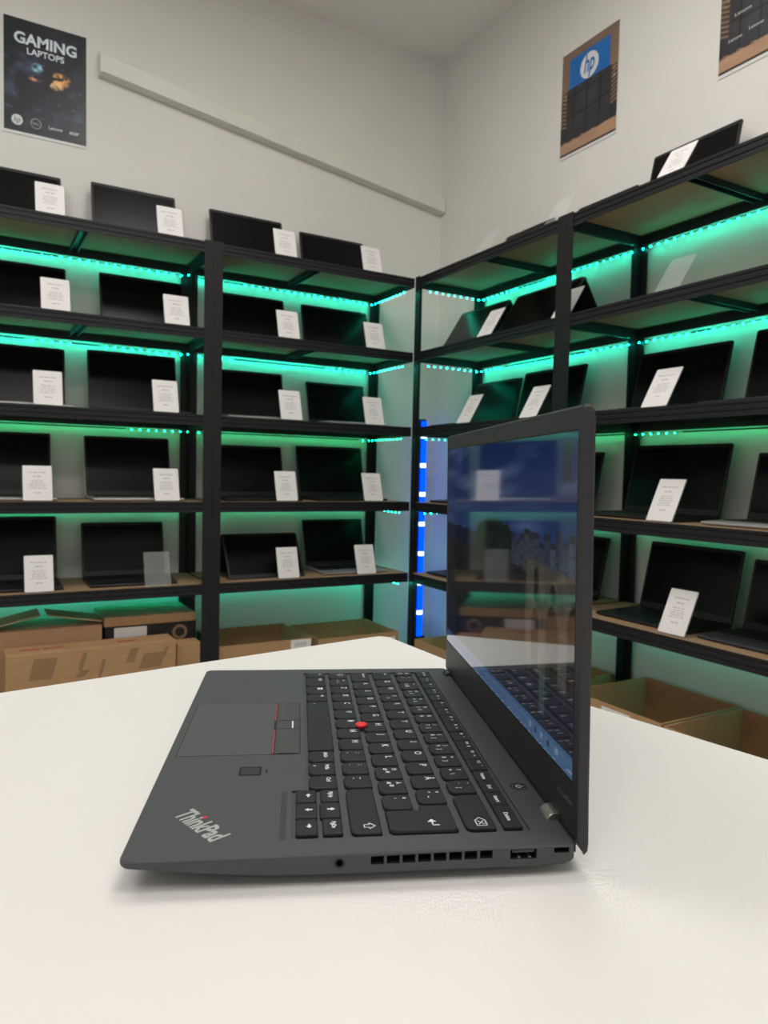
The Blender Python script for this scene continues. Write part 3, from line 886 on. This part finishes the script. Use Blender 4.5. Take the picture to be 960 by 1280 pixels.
# ------------------------------------------------------------------ price cards in clear holders
def price_card(label, w, h, lean, loc, rz, empty=False, seed=0):
    t = thing('price_card' if not empty else 'card_holder', label, 'price card' if not empty else 'card holder', loc, rz, 'price cards in front of the display laptops' if not empty else 'empty clear card holders')
    c, s = math.cos(lean), math.sin(lean)
    def Q(x, hh, q): return (x, hh * s + q * c, .003 + hh * c - q * s)
    b = MB()
    b.rings([[Q(x, hh, q) for x, hh in rrect(-w / 2 - .002, 0, w / 2 + .002, h + .002, .002, 2)] for q in (.0008, .0028)])
    b.box((-w / 2 - .002, 0, .0004), (w / 2 + .002, .036, .0022))
    b.build('holder', M['acrylic'], t)
    if not empty:
        b = MB().rings([[Q(x, hh, q) for x, hh in rrect(-w / 2, .002, w / 2, h, .004, 3)] for q in (-.0004, .0006)])
        cd = b.build('card', M['card'], t)
        b = MB()
        rnd = random.Random(seed)
        yy = h * .80
        for (fr, th, gap) in ((.62, .0030, .016), (.30, .0034, .016), (.50, .0022, .0075), (.42, .0022, .0075), (.56, .0022, .0075), (.46, .0022, .0075), (.60, .0022, .018), (.26, .0034, .01)):
            lw = w * fr * rnd.uniform(.85, 1.1) / 2
            n_words = 4
            xw = -lw
            while xw < lw:
                ww = rnd.uniform(.008, .02)
                x2 = min(lw, xw + ww)
                b.add([Q(xw, yy, -.0007), Q(x2, yy, -.0007), Q(x2, yy + th, -.0007), Q(xw, yy + th, -.0007)], [(0, 1, 2, 3)])
                xw = x2 + .003
            yy -= gap
        o = b.build('printed_lines', M['ink'], cd)
        o['kind'] = 'stuff'
    return t
CL = math.radians(17)
LC = [(0, 0, 'left', .225, .305), (0, 0, 'right', .666, .748), (1, 0, 'left', .241, .325), (1, 0, 'right', .687, .785), (2, 0, 'left', .207, .306), (2, 0, 'right', .643, .745),
      (3, 0, 'left', .170, .270), (3, 0, 'right', .651, .749), (4, 0, 'left', .174, .274), (4, 0, 'right', .618, .716),
      (0, 1, 'left', 1.156, 1.252), (0, 1, 'right', 1.588, 1.684), (1, 1, 'left', 1.176, 1.272), (1, 1, 'right', 1.611, 1.708), (2, 1, 'left', 1.19, 1.292), (2, 1, 'right', 1.613, 1.714),
      (3, 1, 'left', 1.176, 1.276), (3, 1, 'right', 1.616, 1.716), (4, 1, 'left', 1.192, 1.288), (4, 1, 'right', 1.590, 1.682)]
k = 0
for (ti, ri, pos, x0, x1) in LC:
    k += 1
    if (ti, ri, pos) == (4, 0, 'right'):
        price_card('empty clear holder before the right laptop on lowest shelf, far left rack', .1, .14, CL, ((x0 + x1) / 2, L + .012, TIER[ti]), 0, True)
        continue
    yb = L + .018
    hh = (.126, .130, .138, .138, .142)[ti]
    price_card('white price card before the %s laptop on %s shelf, %s' % (pos, TW[ti], RN[ri]), .1, hh, CL, ((x0 + x1) / 2 + .003, yb, TIER[ti]), 0, seed=k)
RC = [(0, 3, 'middle', 1.569, 0), (1, 2, 'left', 2.487, 0), (1, 2, 'right', 2.053, 0), (2, 2, 'left', 2.618, 0), (2, 2, 'right', 2.192, 0), (2, 3, 'left', 1.592, 0),
      (3, 3, 'left', 1.553, 0), (4, 3, 'left', 1.490, 0), (3, 3, 'right', 1.135, 0), (4, 3, 'right', 1.115, 0),
      (0, 2, 'far', 2.53, 1), (0, 2, 'near', 2.09, 1), (1, 3, 'left', 1.56, 1)]
for (ti, ri, pos, y, em) in RC:
    k += 1
    w = .098
    if em:
        price_card('empty clear holder standing at the %s end of %s shelf, %s' % (pos, TW[ti], RN[ri]), .09, .14, math.radians(34), (R + .02, y, TIER[ti]), RIGHT_ROT, True)
    else:
        price_card('white price card before the %s laptop on %s shelf, %s' % (pos, TW[ti], RN[ri]), w, (.128, .145, .148, .147, .147)[ti], math.radians((33, 32, 30, 25, 24)[ti]), (R + (.022 if (ti, pos) != (1, 'right') else .0395), y, TIER[ti]), RIGHT_ROT, seed=k)

# ------------------------------------------------------------------ posters
def poster(label, loc, rz, w, h, fn, nx=90, ny=130):
    t = thing('poster', label, 'poster', loc, rz, 'posters on the walls')
    MB().box((-.003, .0006, -.011), (w + .003, .0022, h + .003)).build('paper', M['poster_edge'], t)
    grid_print('print', w, h, nx, ny, fn, M['print'], t)
    return t
def put_text(parent, body, x, z, width, height, mt, name='lettering', shear=0, off=0.0, y=-.0008, lower=False):
    me0 = text_mesh(body, 1.0, mt, shear=shear, offset=off)
    me = me0.copy()
    xs = [v.co.x for v in me.vertices]; ys = [v.co.y for v in me.vertices]
    sx, sy = width / (max(xs) - min(xs)), height / (max(ys) - min(ys))
    cx, cy = (max(xs) + min(xs)) / 2, (max(ys) + min(ys)) / 2
    for v in me.vertices:
        v.co = (x + (v.co.x - cx) * sx, y, z + (v.co.y - cy) * sy)
    return link(name, me, parent)
def disc(parent, x, z, r, mt, y, name, ri=0.0):
    b = MB()
    if ri:
        b.rings([[(x + q * math.cos(a * PI / 16), y, z + q * math.sin(a * PI / 16)) for a in range(32)] for q in (ri, r)], False, False)
    else:
        b.add([(x + r * math.cos(a * PI / 16), y, z + r * math.sin(a * PI / 16)) for a in range(32)], [tuple(range(32))])
    return b.build(name, mt, parent)
def gaming(s, t):
    c = mix((34, 36, 48), (24, 26, 34), abs(s - .5) * 2)
    n1 = fbm(s * 3, t * 4, 1, 2.0, 4)
    c = mix(c, (92, 112, 142), max(0, n1 * 2.0 - .02) * (0.3 + .7 * (0.2 < t < .72)))
    st = fbm(s * 9 + t * 5, t * 22, 1, 9.0, 3)
    if .15 < t < .7: c = mix(c, (120, 140, 170), max(0, st - .22) * 2.0)
    for (cs, ct, rs, rt_, col, k) in ((.68, .545, .14, .07, (255, 180, 100), 2.2), (.63, .485, .10, .05, (255, 205, 140), 2.0), (.40, .605, .10, .045, (160, 220, 240), 2.0), (.36, .50, .09, .03, (230, 160, 124), 1.7)):
        g = 1 - ((s - cs) / rs) ** 2 - ((t - ct) / rt_) ** 2
        if g > 0: c = mix(c, col, min(1, g * k * (.55 + 1.6 * fbm(s * 16, t * 22, 1, cs * 30, 3))))
    if abs(s - .52 - .1 * fbm(t * 12, 0, 1, 4.0)) < .055 and .42 < t < .63: c = mix(c, (26, 24, 26), .85)
    if abs(t - .53 - (s - .5) * .12) < .012 and .35 < s < .72: c = (34, 30, 30)
    if t < .16: c = mix(c, (84, 84, 78), max(0, (.5 - abs(s - .02)) * .0))
    return c
t = poster('black GAMING LAPTOPS poster on the left wall', (.130, WL - .004, 2.366), 0, .311, .448, gaming)
put_text(t, 'GAMING', .155, .374, .235, .046, M['chrome_text'], off=.03)
put_text(t, 'LAPTOPS', .155, .328, .14, .026, M['chrome_text'], off=.02)
disc(t, .048, .045, .021, M['white_text'], -.0008, 'hp_disc')
put_text(t, 'hp', .048, .043, .024, .03, M['groove'], shear=.25, y=-.0013, name='hp_letters')
disc(t, .118, .045, .021, M['grey_text'], -.0008, 'ring', .0175)
put_text(t, 'DELL', .118, .045, .028, .010, M['grey_text'], off=.02)
put_text(t, 'Lenovo', .192, .042, .052, .013, M['white_text'], off=.01)
put_text(t, 'acer', .264, .040, .038, .012, M['white_text'], off=.01, shear=.15)

def warehouse(s, t, banner):
    c = mix((150, 124, 104), (128, 104, 88), t + .3 * fbm(s * 4, t * 4, 1, 6.0))
    if t < .62:       # shelving on both sides
        st = (t * 26 + (s if s < .5 else -s) * 6) % 1.0
        c = (66, 54, 48) if st < .62 else (150, 122, 98)
        if t > .5: c = mix(c, (222, 196, 160), max(0, fbm(s * 20, t * 30, 1, 3.0) * 2))
    if banner and .14 < s < .86 and .60 < t < .92: c = (20, 108, 184)
    lo = .135
    if lo < t < .635 and .10 < s < .90:
        # stacked dark cartons
        cx, cz = (s * 4.3) % 1.0, (t * 5.2 + .15 * math.sin(s * 4)) % 1.0
        c = mix((46, 46, 50), (66, 66, 70), fbm(s * 5, t * 5, 1, 12.0) + .45)
        if cx < .06 or cz < .07: c = (26, 25, 27)
    if lo < t < .27 : c = mix((44, 44, 48), (58, 58, 62), fbm(s * 6, t * 6, 1, 1.0) + .4) if (s * 4.4) % 1 > .05 else (26, 25, 27)
    if t < lo - .02 * (1 - s):
        c = mix((170, 134, 106), (190, 152, 120), fbm(s * 3, t * 30, 1, 5.0) + .4)
    if t < .022: c = (48, 38, 34)
    return c
t = poster('hp poster with stacked dark boxes on the right wall', (WR - .004, 2.468, 2.398), RIGHT_ROT, .318, .432, lambda s, q: warehouse(s, q, True))
disc(t, .16, .328, .052, M['white_text'], -.0008, 'hp_disc')
put_text(t, 'hp', .160, .327, .060, .096, M['blue_text'], shear=.28, off=.02, y=-.0014, name='hp_letters')
t = poster('poster of dark Lenovo boxes at the upper right corner', (WR - .004, 1.690, 2.398), RIGHT_ROT, .318, .432, lambda s, q: warehouse(s, q, False))
for (x, z, w) in ((.060, .100, .050), (.135, .108, .052), (.085, .178, .060), (.185, .215, .075), (.10, .262, .05), (.225, .120, .052), (.27, .2, .05), (.2, .29, .06)):
    put_text(t, 'Lenovo', x, z, w, .011, M['white_text'])

# ------------------------------------------------------------------ cartons on the floor below the racks
def open_box(label, x0, y0, w, d, h, rz=0, loc=None, mt='cardboard', flaps=(0, 0, 0, 0), sticker=None, group='open cartons under the racks'):
    """open-topped carton: panels with thickness; flaps (front, right, back, left) folded out by an angle, 0 = none."""
    t = thing('carton', label, 'box', (x0, y0, 0), rz, group)
    th = .005
    m_ = M[mt]
    MB().box((0, 0, 0), (w, d, th)).build('bottom', m_, t)
    MB().box((0, 0, th), (w, th, h)).build('front_panel', m_, t)
    MB().box((0, d - th, th), (w, d, h)).build('back_panel', m_, t)
    MB().box((0, th, th), (th, d - th, h)).build('side_panel', m_, t)
    MB().box((w - th, th, th), (w, d - th, h)).build('side_panel', m_, t)
    for k, an in enumerate(flaps):
        if not an: continue
        fl = .11
        c, s = math.cos(an), math.sin(an)
        if k in (0, 2):
            yy, sg = (0, -1) if k == 0 else (d, 1)
            pr = [(yy, h), (yy + sg * fl * s, h + fl * c), (yy + sg * fl * s + .003 * c, h + fl * c + .003), (yy + .003, h + .003)]
            MB().prism(pr, lambda a, z: (.002, a, z), lambda a, z: (w - .002, a, z)).build('flap', m_, t)
        else:
            xx, sg = (w, 1) if k == 1 else (0, -1)
            pr = [(xx, h), (xx + sg * fl * s, h + fl * c), (xx + sg * fl * s + .003 * c, h + fl * c + .003), (xx + .003, h + .003)]
            MB().prism(pr, lambda a, z: (a, .002, z), lambda a, z: (a, d - .002, z)).build('flap', m_, t)
    if sticker:
        sx, sz, sw, sh = sticker
        st = MB().box((sx, -.0012, sz), (sx + sw, 0, sz + sh)).build('sticker', M['card'], t)
        b = MB()
        xx = sx + .02
        while xx < sx + sw - .02:
            ww = random.uniform(.002, .006)
            b.box((xx, -.0016, sz + sh * .3), (xx + ww, -.0012, sz + sh * .75)); xx += ww + .004
        b.build('printed_bars', M['ink'], st)['kind'] = 'stuff'
    return t
BH = H - 0.757
open_box('open cardboard box under the corner-left rack, with a white sticker at its right', .925, L + .018, .432, .355, BH, mt='cardboard', sticker=(.33, BH - .045, .098, .042))
open_box('open cardboard box under the corner-left rack, beside the corner post', 1.392, L + .018, .43, .345, BH - .012, mt='cardboard', flaps=(0, .0, .0, 0), sticker=(.33, BH - .075, .08, .04))
open_box('open cardboard box under the corner-right rack, beside the blue light bar', R + .012, 2.95, .42, .36, BH - .04, RIGHT_ROT, sticker=(.27, BH - .095, .08, .05))
open_box('open cardboard box under the corner-right rack, nearer the far right rack', R + .012, 2.44, .42, .355, BH - .02, RIGHT_ROT)
open_box('open cardboard box left under the far right rack', R - .02, 1.868, .392, .392, BH + .008, RIGHT_ROT, sticker=(.15, BH - .035, .12, .03))
open_box('open cardboard box right under the far right rack, at the picture edge', R - .02, 1.468, .40, .39, BH + .004, RIGHT_ROT)
# big flat carton standing on edge in front of the far left rack
t = thing('flat_carton', 'large flat cardboard box with brown stripes standing under the far left rack', 'box', (.108, L - .06, 0), .02)
BT = H - .692
MB().box((0, 0, 0), (.618, .13, BT)).build('body', M['cardboard'], t, bevel=.003)
for (x0, z0, x1, z1, sk, mt_) in ((.075, .205, .155, .285, .02, 'cb_print'), (.245, .225, .262, .29, .018, 'cb_print'), (.235, .20, .27, .225, .02, 'cb_print'), (.315, .185, .328, .26, .02, 'cb_print'), (.42, .235, .452, .29, .02, 'cb_print'), (.47, .205, .555, .265, .02, 'cb_print'), (.56, .24, .573, .285, .016, 'cb_print')):
    b = MB().add([(x0, -.0008, z0), (x1, -.0008, z0), (x1 + sk, -.0008, z1), (x0 + sk, -.0008, z1)], [(0, 1, 2, 3)])
    b.build('printed_stripe', M[mt_], t)
b = MB()
for a in range(24):
    t0, t1 = a * PI / 24, (a + 1) * PI / 24
    b.add([(.13 + r * math.cos(q), -.0008, .11 + r * .72 * math.sin(q)) for r, q in ((.098, t0), (.103, t0), (.103, t1), (.098, t1))], [(0, 1, 2, 3)])
b.build('printed_arc', M['cb_red'], t)
b = MB()
for (x0, x1) in ((.05, .12), (.13, .155), (.16, .20), (.40, .47)):
    b.box((x0, .05, BT), (x1, .075, BT + .0006))
b.build('printed_words', M['cb_red'], t)['kind'] = 'stuff'
# carton with raised flaps behind it
t = thing('flap_carton', 'pinkish cardboard box with two raised flaps behind the flat box', 'box', (.0, L + .09, 0))
hb = H - .635
MB().box((0, 0, 0), (.462, .27, hb)).build('body', M['cardboard2'], t, bevel=.002)
for (xa, xb, zr, up_) in ((0.0, .235, .05, 1), (.262, .462, .045, -1)):
    if up_ > 0:
        pr = [(xa, hb), (xb, hb + .052), (xb, hb + .056), (xa, hb + .004)]
    else:
        pr = [(xa, hb + .05), (xb, hb + .012), (xb, hb + .016), (xa, hb + .054)]
    MB().prism(pr, lambda x, z: (x, .004, z), lambda x, z: (x, .16, z)).build('flap', M['cardboard2'], t)
# black carton with label under a flat brown carton
t = thing('black_carton', 'black carton with a white label under the far left rack', 'box', (.475, L + .10, 0))
hk = H - .648
MB().box((0, 0, 0), (.372, .27, hk)).build('body', M['blackbox'], t, bevel=.002)
MB().box((.035, -.001, hk - .075), (.165, 0, hk - .008)).build('label', M['card'], t)
b = MB().rings([[(.302 + r * math.cos(a * PI / 12), -.0012, hk - .045 + r * math.sin(a * PI / 12)) for a in range(24)] for r in (.02, .032)], False, False)
b.build('round_emblem', M['cb_print'], t)
t = MB().box((.47, L + .09, hk + .0005), (.84, L + .37, hk + .038)).build('slim_carton', M['cardboard'], None, bevel=.002)
tag(t, 'slim brown cardboard box lying on the black carton', 'box')
t = MB().box((0, 0, 0), (.098, .08, H - .722)).build('small_carton', M['cardboard'], None, bevel=.002)
t.location = (.742, L + .006, 0)
tag(t, 'small brown cardboard box beside the double rack post', 'box')
